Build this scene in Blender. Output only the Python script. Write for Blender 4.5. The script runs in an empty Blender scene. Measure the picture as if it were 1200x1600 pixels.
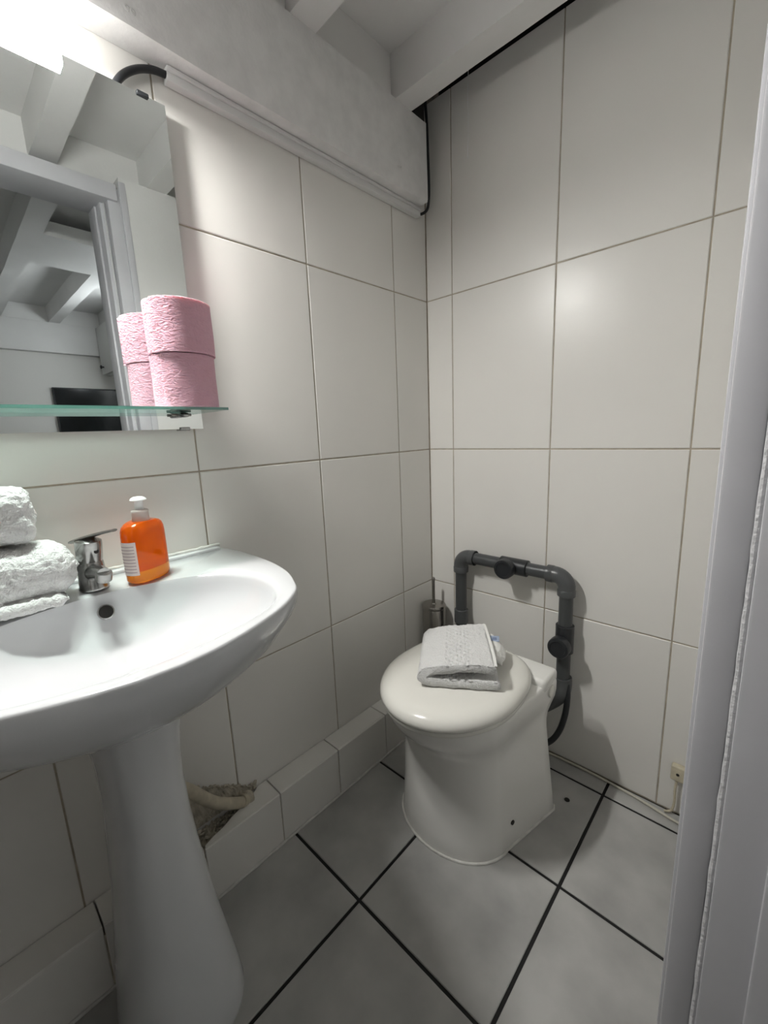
import bpy, bmesh, math, random
from mathutils import Vector, Matrix, noise
random.seed(7)
S = bpy.context.scene
COL = S.collection

# ------------------------------------------------------------------ camera
cam_d = bpy.data.cameras.new('camera'); cam = bpy.data.objects.new('camera', cam_d); COL.objects.link(cam)
cam_d.sensor_fit = 'VERTICAL'; cam_d.sensor_height = 36.0; cam_d.sensor_width = 27.0
cam_d.lens = 14.712; cam_d.clip_start = 0.01
def cam_axes(yaw, pitch, roll):
    f = Vector((-math.sin(yaw)*math.cos(pitch), math.cos(yaw)*math.cos(pitch), math.sin(pitch)))
    r0 = Vector((math.cos(yaw), math.sin(yaw), 0)); u0 = r0.cross(f)
    return math.cos(roll)*r0 + math.sin(roll)*u0, -math.sin(roll)*r0 + math.cos(roll)*u0, f
_r, _u, _f = cam_axes(math.radians(43.545), math.radians(-10.91), math.radians(-2.33))
m = Matrix((_r, _u, -_f)).transposed().to_4x4(); m.translation = (0.9355, -1.2401, 1.070)
cam.matrix_world = m
S.camera = cam

# ------------------------------------------------------------------ world, exposure
w = bpy.data.worlds.new('world'); S.world = w; w.use_nodes = True
w.node_tree.nodes['Background'].inputs[0].default_value = (0.8, 0.85, 0.95, 1)
w.node_tree.nodes['Background'].inputs[1].default_value = 0.05
S.view_settings.view_transform = 'Standard'; S.view_settings.look = 'None'
S.view_settings.exposure = 0.82; S.view_settings.gamma = 1.0; S.view_settings.use_curve_mapping = False
LAMP = 430.0
ROOM_FILL = 19.0  # strength of the added fill light in the next room

# ------------------------------------------------------------------ materials
MATS = {}
def mat(name, col, rough=0.5, metal=0.0, spec=0.5, trans=0.0, ior=1.45, bump=None, vary=None, coat=0.0, sss=0.0, alpha=1.0, emit=None):
    """bump=(scale,strength,distance[,detail]); vary=(scale,amount,[tint]) colour mottling in object space"""
    if name in MATS: return MATS[name]
    M = bpy.data.materials.new(name); M.use_nodes = True
    nt = M.node_tree; b = nt.nodes['Principled BSDF']
    b.inputs['Base Color'].default_value = (*col, 1); b.inputs['Roughness'].default_value = rough
    b.inputs['Metallic'].default_value = metal; b.inputs['Specular IOR Level'].default_value = spec
    b.inputs['Transmission Weight'].default_value = trans; b.inputs['IOR'].default_value = ior
    b.inputs['Coat Weight'].default_value = coat; b.inputs['Alpha'].default_value = alpha
    if sss:
        b.inputs['Subsurface Weight'].default_value = sss; b.inputs['Subsurface Radius'].default_value = (.01, .007, .006)
        b.inputs['Subsurface Scale'].default_value = 1.0
    if emit:
        b.inputs['Emission Color'].default_value = (*emit[0], 1); b.inputs['Emission Strength'].default_value = emit[1]
    if bump or vary:
        tc = nt.nodes.new('ShaderNodeTexCoord')
        geo = nt.nodes.new('ShaderNodeNewGeometry')
    if vary:
        n = nt.nodes.new('ShaderNodeTexNoise'); n.inputs['Scale'].default_value = vary[0]; n.inputs['Detail'].default_value = 5
        nt.links.new(geo.outputs['Position'], n.inputs['Vector'])
        rmp = nt.nodes.new('ShaderNodeMapRange'); rmp.inputs[1].default_value = .35; rmp.inputs[2].default_value = .75
        nt.links.new(n.outputs['Fac'], rmp.inputs[0])
        mx = nt.nodes.new('ShaderNodeMix'); mx.data_type = 'RGBA'
        t2 = vary[2] if len(vary) > 2 else tuple(c*(1-vary[1]) for c in col)
        mx.inputs[6].default_value = (*col, 1); mx.inputs[7].default_value = (*t2, 1)
        mu = nt.nodes.new('ShaderNodeMath'); mu.operation = 'MULTIPLY'; mu.inputs[1].default_value = vary[1] if len(vary) > 2 else 1.0
        nt.links.new(rmp.outputs[0], mu.inputs[0]); nt.links.new(mu.outputs[0], mx.inputs[0])
        nt.links.new(mx.outputs[2], b.inputs['Base Color'])
    if bump:
        n = nt.nodes.new('ShaderNodeTexNoise'); n.inputs['Scale'].default_value = bump[0]
        n.inputs['Detail'].default_value = bump[3] if len(bump) > 3 else 3
        nt.links.new(geo.outputs['Position'], n.inputs['Vector'])
        bp = nt.nodes.new('ShaderNodeBump'); bp.inputs['Strength'].default_value = bump[1]; bp.inputs['Distance'].default_value = bump[2]
        nt.links.new(n.outputs['Fac'], bp.inputs['Height']); nt.links.new(bp.outputs[0], b.inputs['Normal'])
    MATS[name] = M
    return M
WALLTILE = mat('wall tile glaze', (.815, .80, .76), .30, spec=.45, bump=(14, .05, .01, 2), vary=(2.2, .06))
GROUT = mat('beige grout', (.50, .44, .35), .9, vary=(30, .35))
FLOORTILE = mat('grey floor tile', (.47, .468, .45), .38, spec=.4, vary=(6.5, .34), bump=(60, .05, .004))
BLACKGROUT = mat('black grout', (.012, .012, .012), .8)
PAINT = mat('white paint', (.75, .745, .73), .55, bump=(90, .25, .0015, 4), vary=(6, .06))
ROUGHPAINT = mat('rough white paint', (.77, .765, .755), .6, bump=(130, .3, .002, 5), vary=(25, .12))
PLAINPAINT = mat('cream wall paint', (.74, .73, .70), .7)
FRAMEPAINT = mat('grey white gloss paint', (.56, .56, .585), .35, bump=(45, .15, .002), vary=(10, .05))
BEAD = mat('brushed filler', (.62, .62, .63), .5, bump=(160, .9, .004, 6))
VOIDSHADE = mat('painted void shade', (.02, .018, .016), .9)  # black colour stands for the shade inside the ceiling gap
CERAMIC = mat('white ceramic', (.66, .675, .685), .10, spec=.5, coat=.3, vary=(3, .03))
TCERAMIC = mat('toilet ceramic', (.85, .845, .81), .14, spec=.5, coat=.2, vary=(3, .03))
SEATPLASTIC = mat('cream seat plastic', (.80, .79, .735), .18, spec=.5)
CAULK = mat('white caulk', (.72, .71, .67), .6, bump=(120, .6, .002), vary=(40, .25))
CHROME = mat('worn chrome', (.40, .40, .39), .22, metal=1.0, bump=(70, .1, .001), vary=(60, .4))
STEEL = mat('brushed steel', (.36, .345, .32), .26, metal=1.0)
DARKHOLE = mat('dark hole', (.015, .014, .012), .6)
PVC = mat('grey pvc', (.060, .064, .066), .32, spec=.5)
PVCL = mat('grey pvc fitting', (.080, .084, .086), .30, spec=.5)
BLACKPVC = mat('black plastic', (.022, .024, .027), .35)
CABLE = mat('black cable', (.012, .013, .015), .35)
PINK = None
TERRY = mat('white terry', (.80, .80, .79), .95, spec=.1, bump=(330, 1.0, .004, 3))
HEM = mat('white hem', (.84, .84, .81), .8, bump=(600, .5, .001))
TRUNK = mat('trunking plastic', (.70, .70, .69), .4)
OLDPIPE = mat('old cream pipe', (.58, .52, .40), .45, vary=(30, .35))
RUBBLE = mat('mortar rubble', (.60, .55, .45), .95, bump=(90, .6, .006, 5), vary=(40, .4))
BEIGE = mat('aged beige plastic', (.66, .60, .45), .45, vary=(60, .25))
TV = mat('black screen', (.004, .006, .007), .12)
CABINET = mat('white laminate', (.72, .72, .70), .4)
LAMPBODY = mat('lamp tube', (1, 1, 1), .4, emit=((1, .985, .955), LAMP))
LAMPSIDE = mat('lamp tube side', (1, 1, 1), .4, emit=((1, .985, .955), LAMP*.50))
LAMPBACK = mat('lamp tube back', (1, 1, 1), .4, emit=((1, .985, .955), LAMP*.06))
GREENGLASS = mat('green glass edge', (.28, .50, .45), .12, trans=.5, ior=1.5)
MIRROR = mat('mirror silver', (.80, .835, .825), .0, metal=1.0)
TAGM = mat('blue grey tag', (.36, .43, .56), .8)
PRINT = mat('pale blue print', (.20, .25, .38), .8)
LABEL = mat('label paper', (.78, .70, .66), .5)
LABELPRINT = mat('label print', (.50, .40, .40), .5)
CLEARWHITE = mat('milky plastic', (.78, .74, .70), .3, trans=.35)
WHITEPL = mat('white plastic', (.85, .85, .84), .35)
ORANGE = mat('orange soap', (.95, .16, .004), .06, trans=.65, ior=1.2, spec=.6, coat=.4)
ORANGELIT = mat('orange soap lit look', (1.0, .33, .01), .06, trans=.6, ior=1.2, spec=.6, coat=.4)  # brighter bottle bottom put into a lighter copy of the soap colour
def mk_pink():
    M = mat('pink tissue', (.76, .46, .545), .9, spec=.1, sss=.35)
    nt = M.node_tree; b = nt.nodes['Principled BSDF']
    geo = nt.nodes.new('ShaderNodeNewGeometry')
    mp = nt.nodes.new('ShaderNodeMapping'); mp.inputs['Scale'].default_value = (1, 1, 2.2)
    nt.links.new(geo.outputs['Position'], mp.inputs['Vector'])
    wv = nt.nodes.new('ShaderNodeTexNoise'); wv.inputs['Scale'].default_value = 95; wv.inputs['Detail'].default_value = 1.5
    wv.inputs['Distortion'].default_value = 1.2
    nt.links.new(mp.outputs[0], wv.inputs['Vector'])
    bp = nt.nodes.new('ShaderNodeBump'); bp.inputs['Strength'].default_value = .65; bp.inputs['Distance'].default_value = .006
    nt.links.new(wv.outputs['Fac'], bp.inputs['Height']); nt.links.new(bp.outputs[0], b.inputs['Normal'])
    return M
PINK = mk_pink()
def mk_glass():
    M = bpy.data.materials.new('clear shelf glass'); M.use_nodes = True
    nt = M.node_tree; nt.nodes.remove(nt.nodes['Principled BSDF'])
    t = nt.nodes.new('ShaderNodeBsdfTransparent'); t.inputs[0].default_value = (.90, .96, .94, 1)
    g = nt.nodes.new('ShaderNodeBsdfGlossy'); g.inputs['Roughness'].default_value = .02; g.inputs[0].default_value = (.9, .95, .93, 1)
    fr = nt.nodes.new('ShaderNodeFresnel'); fr.inputs[0].default_value = 1.45
    mx = nt.nodes.new('ShaderNodeMixShader'); nt.links.new(fr.outputs[0], mx.inputs[0])
    nt.links.new(t.outputs[0], mx.inputs[1]); nt.links.new(g.outputs[0], mx.inputs[2])
    nt.links.new(mx.outputs[0], nt.nodes['Material Output'].inputs[0])
    return M
GLASS = mk_glass()

# ------------------------------------------------------------------ helpers
def tag(o, label=None, cat=None, group=None, kind=None):
    if label: o['label'] = label
    if cat: o['category'] = cat
    if group: o['group'] = group
    if kind: o['kind'] = kind
    return o
def thing(name, label, cat, loc=(0, 0, 0), rz=0.0, group=None):
    o = bpy.data.objects.new(name, None); COL.objects.link(o)
    o.empty_display_size = .02; o.location = loc; o.rotation_euler = (0, 0, rz)
    return tag(o, label, cat, group)
def link(name, me, mats, parent=None, smooth=True, angle=40):
    for k in (mats if isinstance(mats, (list, tuple)) else [mats]): me.materials.append(k)
    if smooth:
        me.polygons.foreach_set('use_smooth', [True]*len(me.polygons))
        me.set_sharp_from_angle(angle=math.radians(angle))
    o = bpy.data.objects.new(name, me); COL.objects.link(o)
    if parent is not None:
        o.parent = parent
    return o
def obj(name, bm, mats, parent=None, world=True, smooth=True, angle=40):
    """bm in world coordinates; a parented part is moved into its parent's space"""
    bmesh.ops.recalc_face_normals(bm, faces=bm.faces[:])
    if parent is not None and world:
        inv = parent_mat(parent).inverted(); bm.transform(inv)
    me = bpy.data.meshes.new(name); bm.to_mesh(me); bm.free()
    return link(name, me, mats, parent, smooth, angle)
def parent_mat(p):
    M = Matrix.Translation(p.location) @ p.rotation_euler.to_matrix().to_4x4()
    return parent_mat(p.parent) @ M if p.parent else M
def box(bm, x0, x1, y0, y1, z0, z1, bevel=0.0, seg=2, mi=0):
    r = bmesh.ops.create_cube(bm, size=1.0)
    vs = r['verts']
    for v in vs: v.co = Vector((x0+(v.co.x+.5)*(x1-x0), y0+(v.co.y+.5)*(y1-y0), z0+(v.co.z+.5)*(z1-z0)))
    fs = list({f for v in vs for f in v.link_faces})
    for f in fs: f.material_index = mi
    if bevel:
        bmesh.ops.bevel(bm, geom=list({e for v in vs for e in v.link_edges}), offset=bevel, segments=seg, affect='EDGES', profile=.5)
    return bm
def nb(): return bmesh.new()
def boxobj(name, dims, m, parent=None, bevel=0.002, seg=2):
    return obj(name, box(nb(), *dims, bevel=bevel, seg=seg), m, parent)
def ringface(bm, rings, cap0=True, cap1=True, closed=True, mi=0):
    R = [[bm.verts.new(p) for p in ring] for ring in rings]
    n = len(R[0])
    for a, b in zip(R, R[1:]):
        for i in range(n if closed else n-1):
            j = (i+1) % n
            f = bm.faces.new((a[i], a[j], b[j], b[i])); f.material_index = mi
    if cap0: bm.faces.new(R[0]).material_index = mi
    if cap1: bm.faces.new(R[-1]).material_index = mi
    return R
def lathe(bm, prof, c, axis=(0, 0, 1), n=32, mi=0, cap0=True, cap1=True):
    """prof: list of (radius, height along axis)"""
    ax = Vector(axis).normalized(); q = Vector((0, 0, 1)).rotation_difference(ax).to_matrix(); c = Vector(c)
    rings = [[c + q @ Vector((max(r, 1e-4)*math.cos(2*math.pi*i/n), max(r, 1e-4)*math.sin(2*math.pi*i/n), h)) for i in range(n)] for r, h in prof]
    ringface(bm, rings, cap0, cap1, mi=mi); return bm
def catmull(pts, k=8, closed=False):
    P = [Vector(p) for p in pts]; out = []
    n = len(P)
    for i in range(n if closed else n-1):
        if closed: p0, p1, p2, p3 = P[(i-1) % n], P[i], P[(i+1) % n], P[(i+2) % n]
        else: p0, p1, p2, p3 = P[max(i-1, 0)], P[i], P[i+1], P[min(i+2, n-1)]
        for j in range(k):
            t = j/k
            out.append(.5*((2*p1)+(p2-p0)*t+(2*p0-5*p1+4*p2-p3)*t*t+(3*p1-p0-3*p2+p3)*t**3))
    if not closed: out.append(P[-1])
    return out
def tube(bm, pts, r, n=14, mi=0):
    P = [Vector(p) for p in pts]; rings = []; up = None
    for i, p in enumerate(P):
        d = (P[min(i+1, len(P)-1)]-P[max(i-1, 0)]).normalized()
        if up is None:
            up = Vector((0, 0, 1)) if abs(d.z) < .9 else Vector((1, 0, 0))
        a = d.cross(up).normalized(); up = a.cross(d).normalized()
        rr = r[i] if isinstance(r, (list, tuple)) else r
        rings.append([p + rr*(math.cos(2*math.pi*k/n)*a + math.sin(2*math.pi*k/n)*up) for k in range(n)])
    ringface(bm, rings, mi=mi); return bm
def polar(poly, c, angs):
    """resample a closed polygon (list of 2d) at given angles around c"""
    out = []
    n = len(poly)
    for a in angs:
        d = (math.cos(a), math.sin(a)); best = 0
        for i in range(n):
            x1, y1 = poly[i][0]-c[0], poly[i][1]-c[1]; x2, y2 = poly[(i+1) % n][0]-c[0], poly[(i+1) % n][1]-c[1]
            ex, ey = x2-x1, y2-y1
            den = d[0]*ey-d[1]*ex
            if abs(den) < 1e-12: continue
            t = (x1*ey-y1*ex)/den; s = (x1*d[1]-y1*d[0])/den
            if t > 0 and -1e-6 <= s <= 1+1e-6: best = max(best, t)
        out.append((c[0]+d[0]*best, c[1]+d[1]*best))
    return out

# ---- tiles: bevelled slab 5 mm proud, shared mesh per size
TILE_CACHE = {}
def tile_mesh(w, h, t, m, bev=.0016):
    key = (round(w, 4), round(h, 4), m.name)
    if key in TILE_CACHE: return TILE_CACHE[key]
    bm = nb()
    b = bev
    lo = [bm.verts.new((x, y, -t)) for x, y in ((0, 0), (w, 0), (w, h), (0, h))]
    mid = [bm.verts.new((x, y, -b*.8)) for x, y in ((0, 0), (w, 0), (w, h), (0, h))]
    top = [bm.verts.new((x, y, 0)) for x, y in ((b, b), (w-b, b), (w-b, h-b), (b, h-b))]
    for i in range(4):
        j = (i+1) % 4
        bm.faces.new((lo[i], lo[j], mid[j], mid[i])); bm.faces.new((mid[i], mid[j], top[j], top[i]))
    bm.faces.new(top)
    me = bpy.data.meshes.new('tile'); bm.to_mesh(me); bm.free(); me.materials.append(m)
    TILE_CACHE[key] = me; return me
def tile_grid(parent, us, vs, frame, m, gap, t=.004, jit=.0):
    """us, vs: sorted joint coordinates; frame(u,v) -> 4x4 placing tile-local x,y,z"""
    for u0, u1 in zip(us, us[1:]):
        for v0, v1 in zip(vs, vs[1:]):
            if u1-u0 < .01 or v1-v0 < .01: continue
            o = bpy.data.objects.new('tile', tile_mesh(u1-u0-gap, v1-v0-gap, t, m)); COL.objects.link(o)
            o.parent = parent
            M = frame(u0+gap/2, v0+gap/2)
            if jit: M = M @ Matrix.Translation((0, 0, random.uniform(-jit, jit)))
            o.matrix_local = M
def fr_matrix(o, xa, ya, za):
    M = Matrix((xa, ya, za)).transposed().to_4x4(); M.translation = o; return M

# ================================================================== SETTING
YF = -1.62            # near end of the washroom
XR = 0.885            # face of the door-side partition
ZC = 2.09             # ceiling
ZJ = 1.978            # underside of joists
# left wall (x = 0)
wl = boxobj('wall_left', (-.10, -.0022, YF-.1, .10, -.05, 2.3), GROUT, bevel=0); tag(wl, 'cream tiled wall behind the sink and mirror', None, None, 'structure')
ys = [0.0] + [-(.168+.338*k) for k in range(0, 5)]; ys = sorted([y for y in ys if y > YF] + [YF])
zs = [0.0, .499, .999, 1.499, 2.076]
tile_grid(wl, [-y for y in reversed(ys)], zs, lambda u, v: fr_matrix(Vector((0, -u, v)), Vector((0, -1, 0)), Vector((0, 0, 1)), Vector((1, 0, 0))) @ Matrix.Diagonal((1, 1, 1, 1)), WALLTILE, .0034)
# back wall (y = 0)
wb = boxobj('wall_back', (-.10, 1.0, .0022, .10, -.05, 2.074), GROUT, bevel=0); tag(wb, 'cream tiled wall behind the toilet', None, None, 'structure')
xs = [0, .102, .440, .778, XR+.02]
tile_grid(wb, xs, zs, lambda u, v: fr_matrix(Vector((u, 0, v)), Vector((1, 0, 0)), Vector((0, 0, 1)), Vector((0, -1, 0))), WALLTILE, .0034)
# floor
fl = boxobj('floor', (-.1, 3.4, -2.7, .10, -.12, -.003), BLACKGROUT, bevel=0); tag(fl, 'grey square floor tiles with black grout lines', None, None, 'structure')
fx = [0.0] + [.324+.3336*i for i in range(0, 4)]
fy = sorted([0.0] + [-(.067+.3336*j) for j in range(0, 7)])
tile_grid(fl, fx, fy, lambda u, v: fr_matrix(Vector((u, v, 0)), Vector((1, 0, 0)), Vector((0, 1, 0)), Vector((0, 0, 1))), FLOORTILE, .0078, t=.004)
# washroom end wall and partition beside the door
o = boxobj('wall_front', (-.1, 1.0, YF-.1, YF, 0, 2.09), mat('dark bounce absorber', (.07, .06, .05), .9), bevel=0); tag(o, 'unseen near end wall of the washroom, dark brown to cut bounced light', None, None, 'structure')  # unseen end wall, colour darkened to cut bounce onto the pedestal
DY0, DY1 = -.70, -1.36
wr = nb(); box(wr, XR+.006, .99, -.642, 0, 0, ZJ, 0); obj_wr = obj('wall_right', wr, PAINT, smooth=False); tag(obj_wr, 'white partition panel beside the door opening', None, None, 'structure')
wr2 = nb(); box(wr2, XR+.006, .99, YF, DY1-.04, 0, ZJ, 0); o = obj('wall_right', wr2, PAINT, smooth=False); tag(o, 'white partition panel on the near side of the door', None, None, 'structure')
# door frame
dr = thing('door_1', 'grey white painted door frame at the right edge with open door', None, (.94, DY0, 0)); dr['kind'] = 'structure'
boxobj('jamb', (.8932, .9238, -.685, -.640, 0, 1.94), FRAMEPAINT, dr, .003)
boxobj('casing_strip', (.8865, .900, -.645, -.622, 0, 1.965), FRAMEPAINT, dr, .003)
boxobj('door_stop', (.9290, 1.04, -.700, -.640, 0, 1.94), FRAMEPAINT, dr, .003)
boxobj('door_stop', (.9705, 1.045, -.708, -.700, 0, 1.94), FRAMEPAINT, dr, .003)
b = nb(); pts = [(.9264, -.6885+.0006*math.sin(z*9), z) for z in [i*.02 for i in range(0, 97)]]
tube(b, pts, [.0030+.0012*noise.noise(Vector((3.1, 7.7, z*40))) for _, _, z in pts], 8); obj('filler_bead', b, BEAD, dr)
boxobj('jamb', (.8945, 1.04, DY1-.04, DY1, 0, 1.94), FRAMEPAINT, dr, .003)
boxobj('header', (.8800, 1.04, DY1-.04, -.655, 1.895, 1.948), FRAMEPAINT, dr, .003)
# open door leaf, hinged on the far jamb and swung out into the next room
ang = math.atan2(.187, .982)
leaf = nb(); box(leaf, 0, .56, -.018, .018, .01, 1.90, .002)
leaf.transform(Matrix.Translation((1.055, -.634, 0)) @ Matrix.Rotation(ang, 4, 'Z'))
lf = obj('door_leaf', leaf, PAINT, dr)
for z0, z1 in ((.15, .85), (1.0, 1.75)):
    pnl = nb(); box(pnl, .09, .47, -.026, -.016, z0, z1, .006)
    pnl.transform(Matrix.Translation((1.055, -.634, 0)) @ Matrix.Rotation(ang, 4, 'Z'))
    obj('door_panel', pnl, PAINT, lf)
# ceiling with exposed joists
ce = boxobj('ceiling', (.0, 3.35, -2.7, -.13, ZC, ZC+.05), PAINT, bevel=0); tag(ce, 'white painted ceiling with exposed joists', None, None, 'structure')
vo = boxobj('ceiling', (.0, 3.35, -.13, .10, 2.25, 2.30), VOIDSHADE, bevel=0); tag(vo, 'black cover painting the shade in the gap above the joist along the back wall', None, None, 'structure')
boxobj('void_shade_box', (0, .99, .085, .11, 2.06, 2.26), VOIDSHADE, vo, 0)
boxobj('void_shade_box', (.0005, .050, -.129, -.062, 1.979, 2.26), VOIDSHADE, vo, 0)  # black box added where the gap beside the beam end is in shade
def wobbly(bm, x0, x1, y0, y1, z0, z1, n=24, amp=.0022):
    """hand-painted timber: slightly uneven edges"""
    rings = []
    for i in range(n+1):
        x = x0+(x1-x0)*i/n
        j = [noise.noise(Vector((x*6, y0*9+k*3.3, z0)))*amp for k in range(4)]
        rings.append([(x, y0+j[0], z0+j[1]), (x, y1+j[2], z0+j[3]), (x, y1+j[2], z1), (x, y0+j[0], z1)])
    ringface(bm, rings); return bm
for y0, y1 in ((-.200, -.130), (-.548, -.478), (-.876, -.806), (-1.21, -1.14), (-1.545, -1.475)):
    obj('joist', wobbly(nb(), .02, .985, y0, y1, ZJ, ZC), PAINT, ce, angle=25)
bm = nb()                                         # long beam carrying the joists on the sink side, runs along y
rings = []
for i in range(61):
    y = -.060+(YF+.060)*i/60
    j = [noise.noise(Vector((y*7, k*4.1, 1.5)))*.002 for k in range(4)]
    rings.append([(.001, y, 1.762), (.054+j[0], y, 1.764+j[1]), (.056+j[0], y, 1.772+j[1]), (.055+j[2], y, ZJ), (.001, y, ZJ)])
ringface(bm, rings)
bmo = obj('beam', bm, ROUGHPAINT, ce, angle=25)
for k, (yy, zz) in enumerate(((-.187, 1.813), (-.194, 1.811), (-.894, 1.788), (-.885, 1.787))):
    obj('nail_head', lathe(nb(), [(.0052, 0), (.005, .0015), (.0022, .002), (.002, .0005)], (.0552, yy, zz), (1, 0, 0), 14), ROUGHPAINT, bmo)
jy = [0.0-.130, -.200, -.478, -.548, -.806, -.876, -1.14, -1.21, -1.475, -1.545]
for a, c in ((-.200, -.478), (-.548, -.806), (-.876, -1.14), (-1.21, -1.475)):
    boxobj('infill_board', (.004, .040, c, a, ZJ-.01, ZC), PAINT, ce, 0)
    boxobj('infill_board', (.960, .986, c, a, ZJ-.06, ZC), PAINT, ce, 0)
# the room beyond the door, seen only in the mirror
o = boxobj('wall_far', (3.275, 3.37, -2.7, .7, 0, 2.3), PLAINPAINT, bevel=0); tag(o, 'plain pale wall of the next room seen in the mirror', None, None, 'structure')
o = boxobj('wall_room_side', (.99, 3.37, .10, .20, 0, 2.3), PLAINPAINT, bevel=0); tag(o, 'side wall of the room beyond the door', None, None, 'structure')
o = boxobj('wall_room_end', (-.1, 3.37, -2.8, -2.7, 0, 2.3), PLAINPAINT, bevel=0); tag(o, 'end wall of the room beyond the door', None, None, 'structure')
o = boxobj('wall_room_near', (.88, .99, -2.7, YF-.1, 0, 2.09), PLAINPAINT, bevel=0); tag(o, 'wall of the next room beside the washroom', None, None, 'structure')
for y0, y1, x0 in ((-.835, -.755, 1.0), (-.486, -.418, 1.97), (-.15, -.08, 1.0), (-1.2, -1.13, 1.0), (-1.55, -1.48, 1.0), (-1.9, -1.83, 1.0), (-2.25, -2.18, 1.0)):
    obj('joist', wobbly(nb(), x0, 3.275, y0, y1, ZJ, ZC), PAINT, ce, angle=25)
boxobj('trimmer_board', (1.56, 1.97, -.755, -.15, ZJ, ZJ+.06), PAINT, ce, 0)
boxobj('beam', (3.22, 3.275, -2.7, .1, 1.76, ZJ), PAINT, ce, .003)
for a, c in ((-.418, -.755), (-.08, -.418)):
    boxobj('infill_board', (3.24, 3.276, c, a, ZJ, ZC), PAINT, ce, 0)

# ------------------------------------------------------------------ tiled ledge along the left wall
bl = boxobj('baseboard_left', (-.001, .066, YF, 0, 0, .124), RUBBLE, bevel=0); tag(bl, 'low tiled ledge along the foot of the sink wall', None, None, 'structure')
LJ = [0, -.163, -.363, -.567, -.767, -.967, -1.167, -1.367, -1.567, YF]
tile_grid(bl, [-y for y in LJ], [0.0, .1495], lambda u, v: fr_matrix(Vector((.070, -u, v)), Vector((0, -1, 0)), Vector((0, 0, 1)), Vector((1, 0, 0))), WALLTILE, .003, t=.005, jit=.0007)
for a, c in zip(LJ, LJ[1:]):
    if a == -.767: continue
    M = fr_matrix(Vector((.0015, a-.0015, .150)), Vector((1, 0, 0)), Vector((0, -1, 0)), Vector((0, 0, 1)))
    bm = nb(); box(bm, 0.001, .067, c+.0015, a-.0015, .121, .150+random.uniform(-.0008, .0008), .0012, 1)
    obj('tile', bm, WALLTILE, bl, smooth=False)
bm = nb()                                          # the broken tile: what is left of it
pl_ = [(.068, -.769), (.002, -.769), (.002, -.792), (.014, -.812), (.024, -.838), (.031, -.860), (.037, -.885), (.047, -.910), (.052, -.938), (.060, -.962), (.068, -.965)]
ringface(bm, [[(x, y, .126) for x, y in pl_], [(x, y, .1495) for x, y in pl_]]); obj('tile', bm, WALLTILE, bl, smooth=False)
bm = nb()                                          # bare mortar bed and crumbs in the hole
nx, ny = 16, 44
G = [[bm.verts.new((.001+.062*i/nx, -.785-.185*j/ny, .126+.014*abs(noise.fractal(Vector((i*.35, j*.35, 2)), 1, 2, 4))+(.012 if i < 3 else 0)*(noise.noise(Vector((i, j*.8, 5)))+.5))) for j in range(ny+1)] for i in range(nx+1)]
for i in range(nx):
    for j in range(ny): bm.faces.new((G[i][j], G[i+1][j], G[i+1][j+1], G[i][j+1]))
for k in range(46):
    x, y = random.uniform(.006, .05), random.uniform(-.96, -.80)
    if x > .02 and y > -.83: x = .012
    s = random.uniform(.002, .0065)
    r = bmesh.ops.create_icosphere(bm, subdivisions=1, radius=s)
    for v in r['verts']:
        v.co = Vector((v.co.x*random.uniform(.6, 1.4), v.co.y*random.uniform(.7, 1.8), v.co.z*.8)) + Vector((x, y, .138+random.uniform(-.002, .004)))
NB = 40                                            # bare plaster where the wall tile has broken away
PT = []
for i in range(NB+1):
    y = -.800-.215*i/NB; top_ = .152+.150*((i/NB)**.9)+.010*noise.noise(Vector((i*.7, 0, 9)))
    PT.append([bm.verts.new((.0015+.004*abs(noise.noise(Vector((i*.6, j*.9, 4))))+(.002 if j == 7 else 0), y, .148+(top_-.148)*j/7)) for j in range(8)])
for i in range(NB):
    for j in range(7): bm.faces.new((PT[i][j], PT[i+1][j], PT[i+1][j+1], PT[i][j+1]))
for i in range(0, NB+1):                           # crumbling lip
    r = bmesh.ops.create_icosphere(bm, subdivisions=1, radius=random.uniform(.002, .0045))
    c = PT[i][7].co.copy()
    for v in r['verts']: v.co = v.co*random.uniform(.7, 1.3) + c
for k in range(40):                                # ragged plaster along the foot of the wall
    y = -.80-.175*k/40
    r = bmesh.ops.create_icosphere(bm, subdivisions=1, radius=random.uniform(.003, .007))
    for v in r['verts']: v.co = Vector((v.co.x*.5, v.co.y*1.3, v.co.z*random.uniform(.7, 1.6))) + Vector((.001, y, .158+random.uniform(-.006, .012)))
o = obj('mortar_crumbs', bm, RUBBLE, bl, smooth=False); o['kind'] = 'stuff'
bm = nb(); pts = [(.0725, y, .002) for y in [-.0-.02*i for i in range(78)]]
tube(bm, pts, [.0035+.002*noise.noise(Vector((1, p[1]*30, 0))) for p in pts], 8); obj('caulk_line', bm, CAULK, bl)
# short exposed pipe stub in the broken ledge
ep = thing('drain_pipe', 'cream waste pipe stub lying in the broken ledge hole behind the pedestal', 'pipe', (.030, -.9, .145))
obj('pipe', tube(nb(), catmull([(.085, -1.02, .372), (.074, -.985, .325), (.052, -.925, .232), (.030, -.862, .168), (.020, -.836, .1520)], 6), .0135, 18), OLDPIPE, ep)
obj('pipe_end', lathe(nb(), [(.0152, 0), (.0152, .016), (.0105, .017), (.0105, .002)], (.0262, -.852, .1620), (-.32, .80, -.55), 18), OLDPIPE, ep)
obj('mud_collar', lathe(nb(), [(.014, 0), (.019, .006), (.021, .011), (.012, .015)], (.0215, -.840, .1535), (-.32, .80, -.55), 12), RUBBLE, ep)

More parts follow.
